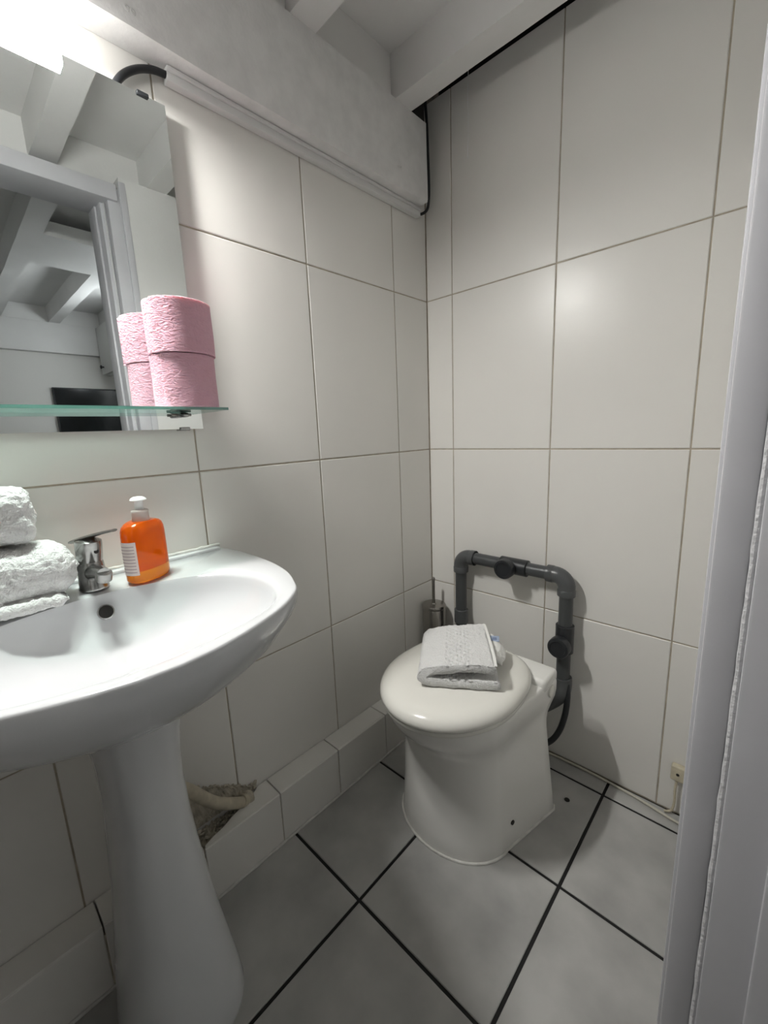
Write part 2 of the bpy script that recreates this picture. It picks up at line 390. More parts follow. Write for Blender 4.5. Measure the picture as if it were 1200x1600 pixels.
# ================================================================== PEDESTAL SINK
SY = -1.09
sink = thing('pedestal_sink', 'white ceramic pedestal sink with oval basin against the tiled wall', 'sink', (.2, SY, 0))
half = [(.004, .268), (.03, .278), (.07, .284), (.14, .286), (.20, .283), (.25, .276), (.295, .264), (.332, .248), (.374, .223), (.417, .168), (.447, .098), (.462, .045)]
half = [(p.x, p.y) for p in catmull([(x, h, 0) for x, h in half], 5)]
OUT = [(x, h) for x, h in half] + [(.466, 0)] + [(x, -h) for x, h in reversed(half)]
ihalf = [(.116, .03), (.130, .09), (.150, .14), (.185, .188), (.235, .214), (.29, .219), (.345, .204), (.388, .170), (.415, .115), (.430, .05)]
ihalf = [(p.x, p.y) for p in catmull([(x, h, 0) for x, h in ihalf], 6)]
INN = [(x, h) for x, h in ihalf] + [(.433, 0)] + [(x, -h) for x, h in reversed(ihalf)]
cO = (.27, 0.0)
NA = 144
angs = [2*math.pi*i/NA for i in range(NA)]
# make sure the back corners are hit exactly
ca = math.atan2(.268, .004-cO[0])
angs = sorted(angs + [ca, -ca % (2*math.pi)])
PO = polar(OUT, cO, angs); PI_ = polar(INN, cO, angs)
def ring(P, z, s=1.0, c=cO, xmin=.004): return [(max(xmin, c[0]+(x-c[0])*s), SY+y*s, z) for x, y in P]
def mixr(A, B, t): return [(a[0]*(1-t)+b[0]*t, a[1]*(1-t)+b[1]*t) for a, b in zip(A, B)]
def ell(cx, rx, ry): return [(cx+rx*math.cos(a), ry*math.sin(a)) for a in angs]
bot = [(max(.004, x), y) for x, y in ell(.165, .105, .095)]
R = []
for z, t in ((.635, 0.0), (.639, .06), (.646, .13), (.660, .25), (.680, .41), (.701, .57), (.723, .72), (.744, .83), (.768, .91), (.784, .965), (.797, .99), (.808, 1.0), (.816, 1.0)):
    R.append([(max(.004, x), SY+y, z) for x, y in mixr(bot, PO, t)])
R.append(ring(PO, .8195, .993)); R.append(ring(PO, .8205, .984))
md = mixr(PO, PI_, .75); R.append([(max(.004, x), SY+y, .8195) for x, y in md])
R.append(ring(PI_, .8165, 1.0)); R.append(ring(PI_, .811, .985))
for z, s in ((.801, .968), (.789, .945), (.774, .90), (.757, .81), (.740, .67), (.722, .47), (.707, .27), (.702, .10)):
    R.append(ring(PI_, z, s, (.245, 0)))
bm = nb(); ringface(bm, R, True, True)
basin = obj('basin', bm, CERAMIC, sink, angle=60)
bm = nb(); box(bm, .003, .026, SY-.262, SY+.262, .819, .8265, .003, 2); obj('back_ridge', bm, CERAMIC, basin)
bm = nb()
pts = [(.005, SY+.268-.536*i/90, .8275+.0015*noise.noise(Vector((0, i*.4, 3)))) for i in range(91)]
tube(bm, pts, [.0038+.002*noise.noise(Vector((5, i*.5, 1))) for i in range(91)], 8); obj('caulk_line', bm, CAULK, basin)
# overflow opening in the back slope of the bowl, facing the front
ov = nb(); nrm = Vector((1, 0, .45)).normalized()
lathe(ov, [(.0125, -.004), (.0125, .0012), (.0108, .0016), (.0100, .0005)], (.1345, SY+.004, .7905), nrm, 24); obj('overflow_ring', ov, CHROME, basin)
ov = nb(); lathe(ov, [(.0104, .0000), (.0104, .0012)], (.1345, SY+.004, .7905), nrm, 24); obj('overflow_hole', ov, DARKHOLE, basin)
obj('drain', lathe(nb(), [(.027, 0), (.027, .003), (.020, .004), (.019, .001)], (.247, SY, .701), (0, 0, 1), 28), CHROME, basin)
# pedestal column: D-shaped plan, waisted
bm = nb(); RR = []
for z, hw, x0, x1 in ((0, .112, .074, .306), (.012, .113, .073, .308), (.05, .109, .073, .300), (.12, .100, .074, .284), (.20, .090, .074, .268), (.30, .080, .074, .254), (.40, .0725, .074, .244), (.48, .070, .074, .240), (.54, .072, .074, .243), (.60, .078, .070, .25), (.66, .086, .06, .262)):
    rr = []
    for k in range(48):
        a = 2*math.pi*k/48; cx, sy = math.cos(a), math.sin(a)
        e = .8
        px = (abs(cx)**e)*(1 if cx > 0 else -1); py = (abs(sy)**e)*(1 if sy > 0 else -1)
        rr.append(((x0+x1)/2+px*(x1-x0)/2, SY+.009+py*(hw-.009), z))
    RR.append(rr)
ringface(bm, RR); obj('pedestal', bm, CERAMIC, sink, angle=60)

# faucet
FX, FY, FZ = .082, SY+.004, .8208
fa = thing('faucet', 'worn chrome single lever faucet on the sink deck', 'faucet', (FX, FY, FZ))
fb = obj('body', lathe(nb(), [(.0225, 0), (.0230, .003), (.0215, .006), (.0208, .030), (.0195, .046), (.0185, .050)], (FX, FY, FZ), (0, 0, 1), 32), CHROME, fa)
hd = obj('lever_head', lathe(nb(), [(.0185, 0), (.0192, .004), (.0200, .030), (.0195, .036), (.010, .041)], (FX, FY, FZ+.050), (.10, .05, 1), 32), CHROME, fa)
obj('indicator_hole', lathe(nb(), [(.0042, 0), (.004, .0008)], (FX+.0198, FY+.0075, FZ+.068), (1, .33, 0), 14), DARKHOLE, hd)
bm = nb()
pts = catmull([(FX+.006, FY, FZ+.028), (FX+.025, FY+.000, FZ+.034), (FX+.048, FY+.002, FZ+.038), (FX+.066, FY+.004, FZ+.038)], 6)
tube(bm, pts, [.0145-.004*i/(len(pts)-1) for i in range(len(pts))], 18); obj('spout', bm, CHROME, fa)
obj('aerator', lathe(nb(), [(.0115, 0), (.0122, -.003), (.0122, -.014), (.0105, -.016)], (FX+.067, FY+.004, FZ+.042), (.35, .1, 1), 22), CHROME, fa)
bm = nb()
lv = catmull([(FX-.022, FY-.008, FZ+.084), (FX+.002, FY+.002, FZ+.0915), (FX+.026, FY+.016, FZ+.0985), (FX+.052, FY+.031, FZ+.1045)], 7)
side = Vector((-.42, .90, 0)).normalized(); rings = []
for i, p in enumerate(lv):
    t = i/(len(lv)-1); wd = .0175*(1-t)+.0065*t; th = .0042*(1-t)+.0025*t
    rings.append([p + side*wd*math.cos(2*math.pi*k/16) + Vector((0, 0, th*math.sin(2*math.pi*k/16))) for k in range(16)])
ringface(bm, rings); obj('lever', bm, CHROME, fa)

# soap bottle: oval body
BX, BY, BZ = .098, -1.002, .8205
BR = math.radians(28)
sb = thing('soap_bottle', 'orange liquid hand soap bottle with white pump on the sink deck', 'soap bottle', (BX, BY, BZ))
def oval(a, b, z, n=40, e=.82):
    out = []
    for k in range(n):
        t = 2*math.pi*k/n; c, s_ = math.cos(t), math.sin(t)
        x = a*abs(c)**e*(1 if c > 0 else -1); y = b*abs(s_)**e*(1 if s_ > 0 else -1)
        out.append((BX + x*math.sin(BR)*1.0*-1 + y*math.cos(BR), BY + x*math.cos(BR) + y*math.sin(BR), z))
    return out
bm = nb()
sec = [(.0, .90, .0), (.002, .97, 0), (.006, 1.0, 0), (.022, 1.0, 0)]
ringface(bm, [oval(.0415*s_, .0245*s_, BZ+z) for z, s_, _ in sec], True, True); obj('soap_lit_base', bm, ORANGELIT, sb)
bm = nb()
sec = [(.0221, 1.0), (.05, 1.0), (.085, .995), (.094, .97), (.101, .90), (.1055, .78), (.108, .60), (.1085, .40)]
ringface(bm, [oval(.0415*s_, .0245*(s_ if s_ > .8 else .8), BZ+z) for z, s_ in sec], True, True); obj('body', bm, ORANGE, sb)
obj('collar', lathe(nb(), [(.0135, 0), (.0142, .002), (.0138, .016), (.0145, .017), (.0142, .0195), (.0115, .021)], (BX, BY, BZ+.1075), n=28), CLEARWHITE, sb)
pm = obj('pump', lathe(nb(), [(.0072, 0), (.0072, .0165), (.0078, .0175)], (BX, BY, BZ+.1275), n=20), WHITEPL, sb)
obj('push_cap', lathe(nb(), [(.0118, 0), (.0135, .001), (.0125, .0035), (.0085, .0062), (.003, .0072)], (BX, BY, BZ+.1448), n=24), WHITEPL, pm)
# paper label wrapped on the end of the oval facing the room's near side
bm = nb()
def oval_pt(t, z, off):
    a, b_ = .0415+off, .0245+off; c, s_ = math.cos(t), math.sin(t); e = .82
    x = a*abs(c)**e*(1 if c > 0 else -1); y = b_*abs(s_)**e*(1 if s_ > 0 else -1)
    return (BX - x*math.sin(BR) + y*math.cos(BR), BY + x*math.cos(BR) + y*math.sin(BR), z)
def wrap(bm, t0, t1, z0, z1, off, n=14):
    ringface(bm, [[oval_pt(t0+(t1-t0)*k/n, BZ+z0, off) for k in range(n+1)], [oval_pt(t0+(t1-t0)*k/n, BZ+z1, off) for k in range(n+1)]], False, False, closed=False)
wrap(bm, math.pi*.80, math.pi*1.25, .016, .076, .0004)
lb = obj('label', bm, LABEL, sb)
bm = nb()
for k in range(9):
    z = .021+k*.0058
    wrap(bm, math.pi*.84, math.pi*(1.21-.05*(k % 3)), z, z+.0020, .0007, 10)
obj('label_print', bm, LABELPRINT, lb)

# towels stacked beside the faucet
def terry(co, nrm, amp, f=150.0):
    q = noise.noise(co*f)*.55 + noise.noise(co*f*.45)*.45
    lowf = noise.noise(co*28)*.0025
    return co + nrm*(q*amp + lowf)
def towel_block(name, x0, x1, y0, y1, z0, z1, r, parent, m=TERRY, amp=.0046, step=.0024, re=None):
    """rounded block lying along y with the +y end rounded over"""
    re = re or r
    w_, h_ = x1-x0, z1-z0; cx, cz = (x0+x1)/2, (z0+z1)/2
    per = []
    def rr(inset):
        a, b_ = w_/2-inset, h_/2-inset; rad = max(min(r-inset*.3, a, b_), .004)
        out = []
        for qx, qz, a0 in ((1, 1, 0), (-1, 1, 90), (-1, -1, 180), (1, -1, 270)):
            for k in range(9):
                t = math.radians(a0+90*k/8); out.append((cx+qx*(a-rad)+rad*math.cos(t), cz+qz*(b_-rad)+rad*math.sin(t)))
        # resample evenly
        L = [0]; n0 = len(out)
        for i in range(n0): L.append(L[-1]+math.dist(out[i], out[(i+1) % n0]))
        N = NP; res = []; k = 0
        for i in range(N):
            s = L[-1]*i/N
            while L[k+1] < s: k += 1
            t = (s-L[k])/max(L[k+1]-L[k], 1e-9); p, q = out[k], out[(k+1) % n0]
            res.append((p[0]+(q[0]-p[0])*t, p[1]+(q[1]-p[1])*t))
        return res
    NP = int(2*(w_+h_)/step)
    secs = [(y0+(y1-re-y0)*i/int((y1-re-y0)/step), 0.0) for i in range(int((y1-re-y0)/step)+1)]
    na = 18
    for k in range(1, na+1):
        t = math.pi/2*k/na; secs.append((y1-re+re*math.sin(t), re*(1-math.cos(t))))
    mi_ = min(w_, h_)/2-.002
    last = secs[-1]
    for k in range(1, 12):
        ins = last[1]+(mi_-last[1])*k/11
        if ins > last[1]: secs.append((y1+.0005*k, ins))
    bm = nb()
    ringface(bm, [[(x, y, z) for x, z in rr(min(ins, mi_))] for y, ins in secs])
    bmesh.ops.recalc_face_normals(bm, faces=bm.faces[:]); bm.normal_update()
    new = [terry(v.co, v.normal, amp) for v in bm.verts]
    for v, c in zip(bm.verts, new): v.co = c
    return obj(name, bm, m, parent, angle=180)
t1 = thing('folded_towel', 'larger white terry towel folded on the sink deck left of the faucet', 'towel', (.08, -1.25, .8205), group='towels on the sink')
towel_block('towel_fold', .018, .140, -1.46, -1.110, .830, .917, .040, t1, re=.036)
towel_block('under_fold', .028, .152, -1.46, -1.132, .8235, .843, .009, t1, re=.016)
t2 = thing('folded_towel', 'smaller white terry towel stacked on top of the larger towel', 'towel', (.07, -1.28, .918), group='towels on the sink')
towel_block('towel_fold', .022, .118, -1.46, -1.152, .9225, 1.008, .026, t2, re=.014)

# ================================================================== MIRROR, SHELF, LAMP
MY0, MY1, MZ0, MZ1, MX = -1.337, -.833, 1.091, 1.691, .020
mi = thing('wall_mirror', 'frameless rectangular mirror on the tiled wall above the sink', 'mirror', (.016, SY, MZ0))
boxobj('glass', (MX-.004, MX, MY0, MY1, MZ0, MZ1), MIRROR, mi, 0)
for yy, zz, s in ((-.872, MZ1, 1), (-.872, MZ0, -1), (-1.30, MZ1, 1), (-1.30, MZ0, -1)):
    bm = nb(); box(bm, .0005, MX+.004, yy-.010, yy+.010, zz-.004 if s > 0 else zz-.003, zz+.003 if s > 0 else zz+.004, .001, 1)
    obj('clip', bm, BLACKPVC if s > 0 else CHROME, mi)
for yy in (-1.25, -.92):
    boxobj('spacer', (.0005, MX-.004, yy-.02, yy+.02, 1.20, 1.60), BLACKPVC, mi, 0)
sh = thing('glass_shelf', 'clear glass shelf with green edge across the bottom of the mirror', 'shelf', (.08, SY, 1.122))
SZ0, SZ1, SX1 = 1.1235, 1.1285, .134
bm = nb(); box(bm, MX+.0015, SX1, MY0, MY1+.004, SZ0, SZ1, 0)
bm.normal_update()
for f in bm.faces: f.material_index = 0 if abs(f.normal.z) > .5 else 1
obj('pane', bm, [GLASS, GREENGLASS], sh, smooth=False)
for yy in (-.880, -1.29):
    br = obj('bracket', box(nb(), MX+.0005, MX+.030, yy-.009, yy+.009, SZ0-.009, SZ0-.0005, .003), CHROME, sh)
    obj('bracket_screw', tube(nb(), [(MX+.012, yy-.019, SZ0-.004), (MX+.012, yy+.019, SZ0-.004)], .0028, 10), STEEL, br)
    obj('bracket_lip', box(nb(), MX+.0005, MX+.020, yy-.006, yy+.006, SZ1+.0003, SZ1+.004, .001), CHROME, br)
la = thing('mirror_lamp', 'glowing white bar lamp on an arm above the mirror', 'lamp', (.05, SY, 1.70))
LX, LZ = .088, 1.722
for a, c in ((SY-.110, SY-.0125), (SY+.0125, SY+.113)):
    bm = nb(); box(bm, LX-.013, LX+.013, a, c, LZ-.009, LZ+.006, .0)
    bm.normal_update()
    for f in bm.faces: f.material_index = 0 if f.normal.z < -.5 else (1 if f.normal.x > .5 else 2)
    lbar = obj('light_bar', bm, [LAMPBODY, LAMPSIDE, LAMPBACK], la, smooth=False)
    obj('top_cover', box(nb(), LX-.014, LX+.014, a-.0008, c+.0008, LZ+.0062, LZ+.0105, .001), WHITEPL, lbar)
br = obj('bracket', box(nb(), LX-.016, LX+.016, SY-.012, SY+.012, LZ-.012, LZ+.012, .003), BLACKPVC, la)
obj('arm', tube(nb(), catmull([(.014, SY, MZ1+.006), (.03, SY, MZ1+.016), (.055, SY, MZ1+.028), (LX-.014, SY, LZ)], 6), .005, 12), CHROME, la)
obj('clamp', box(nb(), .006, MX+.010, SY-.012, SY+.012, MZ1+.0005, MZ1+.012, .003), CHROME, la)
# toilet rolls on the shelf
def roll(name, cx, cy, z0, h, r, label, a_end, loose):
    t = thing(name, label, 'toilet roll', (cx, cy, z0), group='pink toilet rolls on the glass shelf')
    bm = nb(); n = 120; nz = 26
    def rad(k, z):
        a = 2*math.pi*k/n
        w_ = .0012*noise.noise(Vector((math.cos(a)*2, math.sin(a)*2, z*20+z0*40)))
        # loose last sheet: the wrap steps out by a few millimetres, then tapers back
        d = (a-a_end) % (2*math.pi)
        return r + w_ + loose*max(0, 1-d/2.2)
    rings = []
    ri = .021
    rings.append([(cx+ri*math.cos(2*math.pi*k/n), cy+ri*math.sin(2*math.pi*k/n), z0+.0006) for k in range(n)])
    rings.append([(cx+(rad(k, 0)-.003)*math.cos(2*math.pi*k/n), cy+(rad(k, 0)-.003)*math.sin(2*math.pi*k/n), z0+.0006) for k in range(n)])
    for j in range(nz+1):
        z = h*j/nz
        rings.append([(cx+rad(k, z)*math.cos(2*math.pi*k/n), cy+rad(k, z)*math.sin(2*math.pi*k/n), z0+.001+(h-.002)*j/nz+.0009*noise.noise(Vector((k*.2, z0, j)))*(1 if j in (0, nz) else 0)) for k in range(n)])
    rings.append([(cx+(rad(k, h)-.003)*math.cos(2*math.pi*k/n), cy+(rad(k, h)-.003)*math.sin(2*math.pi*k/n), z0+h) for k in range(n)])
    rings.append([(cx+ri*math.cos(2*math.pi*k/n), cy+ri*math.sin(2*math.pi*k/n), z0+h) for k in range(n)])
    rings.append(rings[0])
    ringface(bm, rings[:-1], False, False)
    obj('tissue', bm, PINK, t, angle=50)
    bm = nb(); lathe(bm, [(.0212, .001), (.0212, h-.0005), (.0198, h-.0005), (.0198, .001), (.0212, .001)], (cx, cy, z0), n=32, cap0=False, cap1=False); obj('core_tube', bm, mat('brown card', (.45, .36, .26), .9), t)
    return t
roll('toilet_roll', .083, -.8855, SZ1+.0004, .0945, .0565, 'pink toilet roll standing on the glass shelf, lower of two', math.radians(-62), .003)
roll('toilet_roll', .085, -.8850, SZ1+.0953, .0925, .0585, 'pink toilet roll stacked on top of the other roll', math.radians(-66), .0045)

# cables and trunking under the beam
o = obj('cable_trunking', (lambda bm: (box(bm, .0008, .021, -.822, -.052, 1.7375, 1.7535, .0025), box(bm, .0008, .025, -.822, -.052, 1.7535, 1.7612, .002), bm)[2])(nb()), TRUNK)
tag(o, 'long white plastic cable trunking under the beam', 'trunking')
o = obj('lamp_cable', tube(nb(), catmull([(.012, -.930, 1.66), (.012, -.914, 1.690), (.012, -.896, 1.7145), (.012, -.872, 1.734), (.013, -.846, 1.7455), (.013, -.822, 1.7495), (.013, -.80, 1.7495)], 8), .0062, 14), CABLE)
tag(o, 'black cable curving from mirror top into the trunking', 'cable')
o = obj('beam_cable', tube(nb(), catmull([(.012, -.060, 1.749), (.020, -.046, 1.748), (.038, -.040, 1.757), (.050, -.046, 1.785), (.053, -.0485, 1.83), (.051, -.0485, 1.90), (.047, -.046, 1.98), (.045, -.05, 2.05)], 8), .0042, 12), CABLE)
tag(o, 'thin black cable hanging past the beam end into the trunking', 'cable')
o = obj('white_thread', tube(nb(), [(.181+.0012*math.sin(i*.5), -.028, 2.10-.255*i/24) for i in range(25)], [.0007]*20+[.0012]*5, 6), WHITEPL); tag(o, 'thin white thread hanging in front of the back wall', 'thread')

# ================================================================== TOILET
TX = .367
to = thing('toilet', 'white floor standing toilet with closed cream lid', 'toilet', (TX, -.38, 0))
def tsec(z, yf, hw, ym, hb, yb, n=28, e=1.0):
    """plan outline: round front at yf, widest hw at ym, straight sides to half width hb at the back yb"""
    pts = []
    for k in range(n+1):                          # front half ellipse from +x side to -x side
        a = math.pi*k/n
        c, s_ = math.cos(a), math.sin(a)
        pts.append((TX+hw*(abs(c)**e)*(1 if c >= 0 else -1), ym-(ym-yf)*abs(s_)**e, z))
    m_ = 8
    for k in range(1, m_+1):
        t = k/m_; r = .02
        pts.append((TX-(hw+(hb-hw)*t), ym+(yb-.018-ym)*t, z))
    pts.append((TX-hb+.005, yb-.005, z)); pts.append((TX-hb+.018, yb, z))
    for k in range(1, 6): pts.append((TX-hb+.018+(2*hb-.036)*k/6, yb, z))
    pts.append((TX+hb-.018, yb, z)); pts.append((TX+hb-.005, yb-.005, z))
    for k in range(m_, 0, -1):
        t = k/m_
        pts.append((TX+(hw+(hb-hw)*t), ym+(yb-.018-ym)*t, z))
    return pts
rows = [(0, -.525, .158, -.40, .200, -.19), (.004, -.526, .159, -.40, .201, -.19), (.05, -.522, .156, -.40, .197, -.192), (.12, -.516, .152, -.40, .190, -.195), (.20, -.513, .149, -.40, .183, -.20),
        (.26, -.515, .147, -.40, .178, -.203), (.285, -.522, .148, -.40, .177, -.203), (.305, -.536, .152, -.40, .178, -.198), (.325, -.555, .158, -.40, .182, -.186), (.345, -.574, .164, -.40, .187, -.176), (.365, -.588, .168, -.40, .189, -.172),
        (.385, -.596, .170, -.40, .189, -.172), (.396, -.598, .170, -.40, .186, -.175), (.400, -.594, .166, -.40, .180, -.180)]
bm = nb(); ringface(bm, [tsec(*r) for r in rows]); body = obj('bowl', bm, TCERAMIC, to, angle=45)
# hinge block at the back
bm = nb(); box(bm, TX-.186, TX+.186, -.262, -.172, .380, .418, .012, 4); hb_ = obj('hinge_block', bm, TCERAMIC, to)
for s in (-1, 1):
    obj('screw_cap', lathe(nb(), [(.0165, -.003), (.0168, .0015), (.0150, .0030), (.004, .0036)], (TX+s*.1880, -.218, .371), (s, 0, .04), 28), SEATPLASTIC, body)
    obj('bolt_hole', lathe(nb(), [(.0062, -.004), (.006, .0012)], (TX+s*.1612, -.377, .066), (s, -.19, .04), 16), DARKHOLE, body)
bm = nb(); pts = [(x+(x-TX)*.008, y-.001, .002) for x, y, z in tsec(0, -.526, .159, -.40, .201, -.19)]; pts.append(pts[0])
tube(bm, pts, .0036, 8); obj('caulk_line', bm, CAULK, body)
def lidsec(z, inset):
    out = []
    N_ = 72
    yc, lf_, lb, hw = -.405, .207, .205, .178
    for k in range(N_):
        a = 2*math.pi*k/N_; c, s_ = math.cos(a), math.sin(a)
        if s_ <= 0: x = c*hw; y = s_*lf_
        else:
            e = .62
            x = hw*(abs(c)**e)*(1 if c >= 0 else -1)*(1-.10*s_); y = lb*abs(s_)**e
        L = math.hypot(x, y); f = (L-inset)/L
        out.append((TX+x*f, yc+y*f, z))
    return out
bm = nb(); ringface(bm, [lidsec(.4005, .012), lidsec(.4005, .006), lidsec(.404, .004), lidsec(.411, .004), lidsec(.4135, .007)]); obj('seat', bm, SEATPLASTIC, to, angle=50)
bm = nb(); ringface(bm, [lidsec(.4145, .008), lidsec(.4145, .003), lidsec(.418, 0), lidsec(.426, .0005), lidsec(.434, .004), lidsec(.4405, .011), lidsec(.445, .021), lidsec(.4475, .035), lidsec(.4488, .06), lidsec(.4492, .10), lidsec(.4495, .15)])
obj('lid', bm, SEATPLASTIC, to, angle=60)
# towel folded on the lid
LT = .4502
tw = thing('hand_towel', 'white woven hand towel folded open-ended on the toilet lid', 'towel', (.40, -.40, LT))
U = Vector((.835, .55, 0)).normalized(); V = Vector((-U.y, U.x, 0)); O = Vector((.345, -.520, 0))
def sheet(name, centre, th, depth, m, parent, step=.0019, droop=None, v0=0.0, pattern=False):
    """a thick cloth layer: centre line in (u,z), swept along V"""
    C_ = catmull([(u, z, 0) for u, z in centre], 12)
    L = [0]
    for a, b_ in zip(C_, C_[1:]): L.append(L[-1]+(b_-a).length)
    N_ = int(L[-1]/step); P_ = []; k = 0
    for i in range(N_+1):
        s = L[-1]*i/N_
        while k < len(L)-2 and L[k+1] < s: k += 1
        t = (s-L[k])/max(L[k+1]-L[k], 1e-9); P_.append(C_[k].lerp(C_[k+1], t))
    outl = []
    nrm = []
    for i, p in enumerate(P_):
        d = (P_[min(i+1, N_)]-P_[max(i-1, 0)]).normalized(); nrm.append(Vector((-d.y, d.x, 0)))
    outl = [p+n_*th/2 for p, n_ in zip(P_, nrm)]
    e1 = P_[-1]+(P_[-1]-P_[-2]).normalized()*th*.32; e0 = P_[0]+(P_[0]-P_[1]).normalized()*th*.32
    outl += [e1+nrm[-1]*th*.28, e1-nrm[-1]*th*.28]
    outl += [p-n_*th/2 for p, n_ in reversed(list(zip(P_, nrm)))]
    outl += [e0-nrm[0]*th*.28, e0+nrm[0]*th*.28]
    nv = int(depth/step); bm = nb(); rings = []
    for j in range(nv+1):
        v = v0+depth*j/nv
        tt = min(j, nv-j)/3.0; sh = 1 if tt >= 1 else .80+.20*math.sqrt(max(0, 1-(1-tt)**2))
        rg = []
        for q in outl:
            uu, zz = q.x, q.y
            if droop: uu, zz = droop(uu, zz, j/nv)
            rg.append(O + U*uu + V*(v+(0.0)) + Vector((0, 0, LT+zz*1.0)))
        if sh < 1:
            cc = sum(rg, Vector())/len(rg)
            n2 = len(P_)
            for i in range(n2):
                a, b_ = i, 2*n2+1-i
                mid = (rg[a]+rg[b_])/2; rg[a] = mid+(rg[a]-mid)*sh; rg[b_] = mid+(rg[b_]-mid)*sh
        rings.append(rg)
    ringface(bm, rings)
    bmesh.ops.recalc_face_normals(bm, faces=bm.faces[:]); bm.normal_update()
    new = []
    for v in bm.verts:
        c = v.co; q = c-O; uu, vv = q.dot(U), q.dot(V)
        extra = 0
        if pattern and v.normal.z > .2:                # raised woven bands across the towel
            if abs(uu-.095) < .031:
                extra -= .0080*max(0, math.sin(uu*math.pi/.0092)*math.sin(vv*math.pi/.0092))*(1.0 if vv < .10 else .6)
        new.append(terry(c, v.normal, .0028, 170) + v.normal*extra)
    for v, c in zip(bm.verts, new): v.co = c
    return obj(name, bm, m, parent, angle=180)
def droopf(u, z, t):
    # free corner of the upper layer hangs at the front, lifts at the back
    k = max(0, min(1, (u-.09)/.09))
    k2 = max(0, z-.03)
    return u-.012*t*k, z + (.003*t - .004*(1-t)**2*k)*(1 if z > .030 else 0)
sheet('cloth', [(.187, .0135), (.14, .0135), (.08, .0130), (.035, .0135), (.012, .0185), (.0085, .028), (.017, .0395), (.05, .0470), (.10, .0540), (.145, .0590), (.176, .0580)], .0235, .205, TERRY, tw, droop=droopf, pattern=True)
hem = nb()
# inner layer corner standing up behind the free end, with hem and care tag
sheet('inner_corner', [(.120, .046), (.155, .051), (.184, .049), (.203, .030)], .006, .105, HEM, tw, v0=.072, droop=lambda u, z, t: (u+.014*math.sin(t*3.1), z-.004+.012*t))
def ribbon(name, pts, wd, m, parent, th=.0012):
    bm = nb(); rings = []
    for p in catmull(pts, 5):
        a = O+U*p.x+V*p.y+Vector((0, 0, LT+p.z))
        rings.append([a-U*wd/2, a+U*wd/2, a+U*wd/2+Vector((0, 0, th)), a-U*wd/2+Vector((0, 0, th))])
    ringface(bm, rings); return obj(name, bm, m, parent)
ribbon('hem', [(.183, .003, .0640), (.182, .04, .0675), (.178, .10, .0710), (.173, .16, .0730), (.168, .203, .0735)], .007, HEM, tw)
tg = ribbon('care_tag', [(.192, .138, .0560), (.193, .148, .0600), (.193, .158, .0615)], .024, TAGM, tw)
ribbon('tag_print', [(.192, .142, .0592), (.192, .150, .0622)], .012, PRINT, tg, .0004)

# ================================================================== PIPEWORK
PY = -.040
pw = thing('waste_pipe', 'grey plastic waste pipe loop with elbows behind the toilet', 'pipe', (.33, PY, .2))
PXL, PXR, PZ = .157, .5195, .633
r0, r1 = .0198, .0245
def arc(cx, cz, R_, a0, a1, n=10): return [(cx+R_*math.cos(math.radians(a0+(a1-a0)*i/n)), PY, cz+R_*math.sin(math.radians(a0+(a1-a0)*i/n))) for i in range(n+1)]
obj('pipe', tube(nb(), [(PXL, PY, .16), (PXL, PY, PZ-.03)], r0, 24), PVC, pw)
obj('pipe', tube(nb(), [(PXL+.03, PY, PZ), (.31, PY, PZ)], r0, 24), PVC, pw)
obj('pipe', tube(nb(), [(.34, PY, PZ), (PXR-.03, PY, PZ)], r0, 24), PVC, pw)
obj('pipe', tube(nb(), [(PXR, PY, .30), (PXR, PY, PZ-.03)], r0, 24), PVC, pw)
RE = .034
def elbow(cx, cz, a0, a1, d0, d1):
    pts = arc(cx, cz, RE, a0, a1)
    pts = [tuple(Vector(pts[0])+Vector(d0)*.024)] + pts + [tuple(Vector(pts[-1])+Vector(d1)*.024)]
    e = obj('elbow', tube(nb(), pts, r1, 26), PVCL, pw)
    for p, d in ((pts[0], d0), (pts[-1], d1)):
        obj('socket_ring', lathe(nb(), [(r1, -.020), (r1+.0013, -.018), (r1+.0013, -.001), (r1-.001, 0)], p, d, 26), PVCL, e)
elbow(PXL+RE, PZ-RE, 180, 90, (0, 0, -1), (1, 0, 0))
elbow(PXR-RE, PZ-RE, 90, 0, (-1, 0, 0), (0, 0, -1))
obj('coupling', lathe(nb(), [(r1-.002, 0), (r1, .002), (r1, .048), (r1-.002, .05)], (PXL, PY, .385), (0, 0, 1), 26), PVCL, pw)
def tee(c, ax, L_, name='tee'):
    ax = Vector(ax); c = Vector(c)
    t = obj(name, lathe(nb(), [(r1-.001, -L_/2), (r1+.0015, -L_/2+.002), (r1+.0015, L_/2-.002), (r1-.001, L_/2)], c, ax, 28), BLACKPVC, pw)
    off = c - ax*.012
    obj('branch', lathe(nb(), [(.0215, 0), (.0215, .034)], off, (0, -1, 0), 26), BLACKPVC, t)
    cp = nb(); lathe(cp, [(.0290, .028), (.0310, .030), (.0310, .050), (.0295, .0535), (.0220, .0545), (.0210, .052), (.003, .0515)], off, (0, -1, 0), 30)
    cpo = obj('cleanout_cap', cp, BLACKPVC, t)
    return t
tee((.355, PY, PZ), (1, 0, 0), .092)
tee((PXR, PY, .440), (0, 0, 1), .088)
obj('coupling', tube(nb(), catmull([(PXR, PY, .305), (PXR, PY, .275), (PXR-.012, PY-.004, .245), (PXR-.045, PY-.015, .21), (PXR-.085, PY-.04, .18), (PXR-.11, -.12, .16), (PXR-.12, -.205, .155)], 6), [r1]*7+[r1*1.04]*30, 22), PVCL, pw) if False else None
pts = catmull([(PXR, PY, .312), (PXR, PY, .275), (PXR-.012, PY-.006, .245), (PXR-.045, PY-.02, .212), (PXR-.085, PY-.05, .185), (PXR-.10, -.11, .170), (PXR-.108, -.160, .165)], 6)
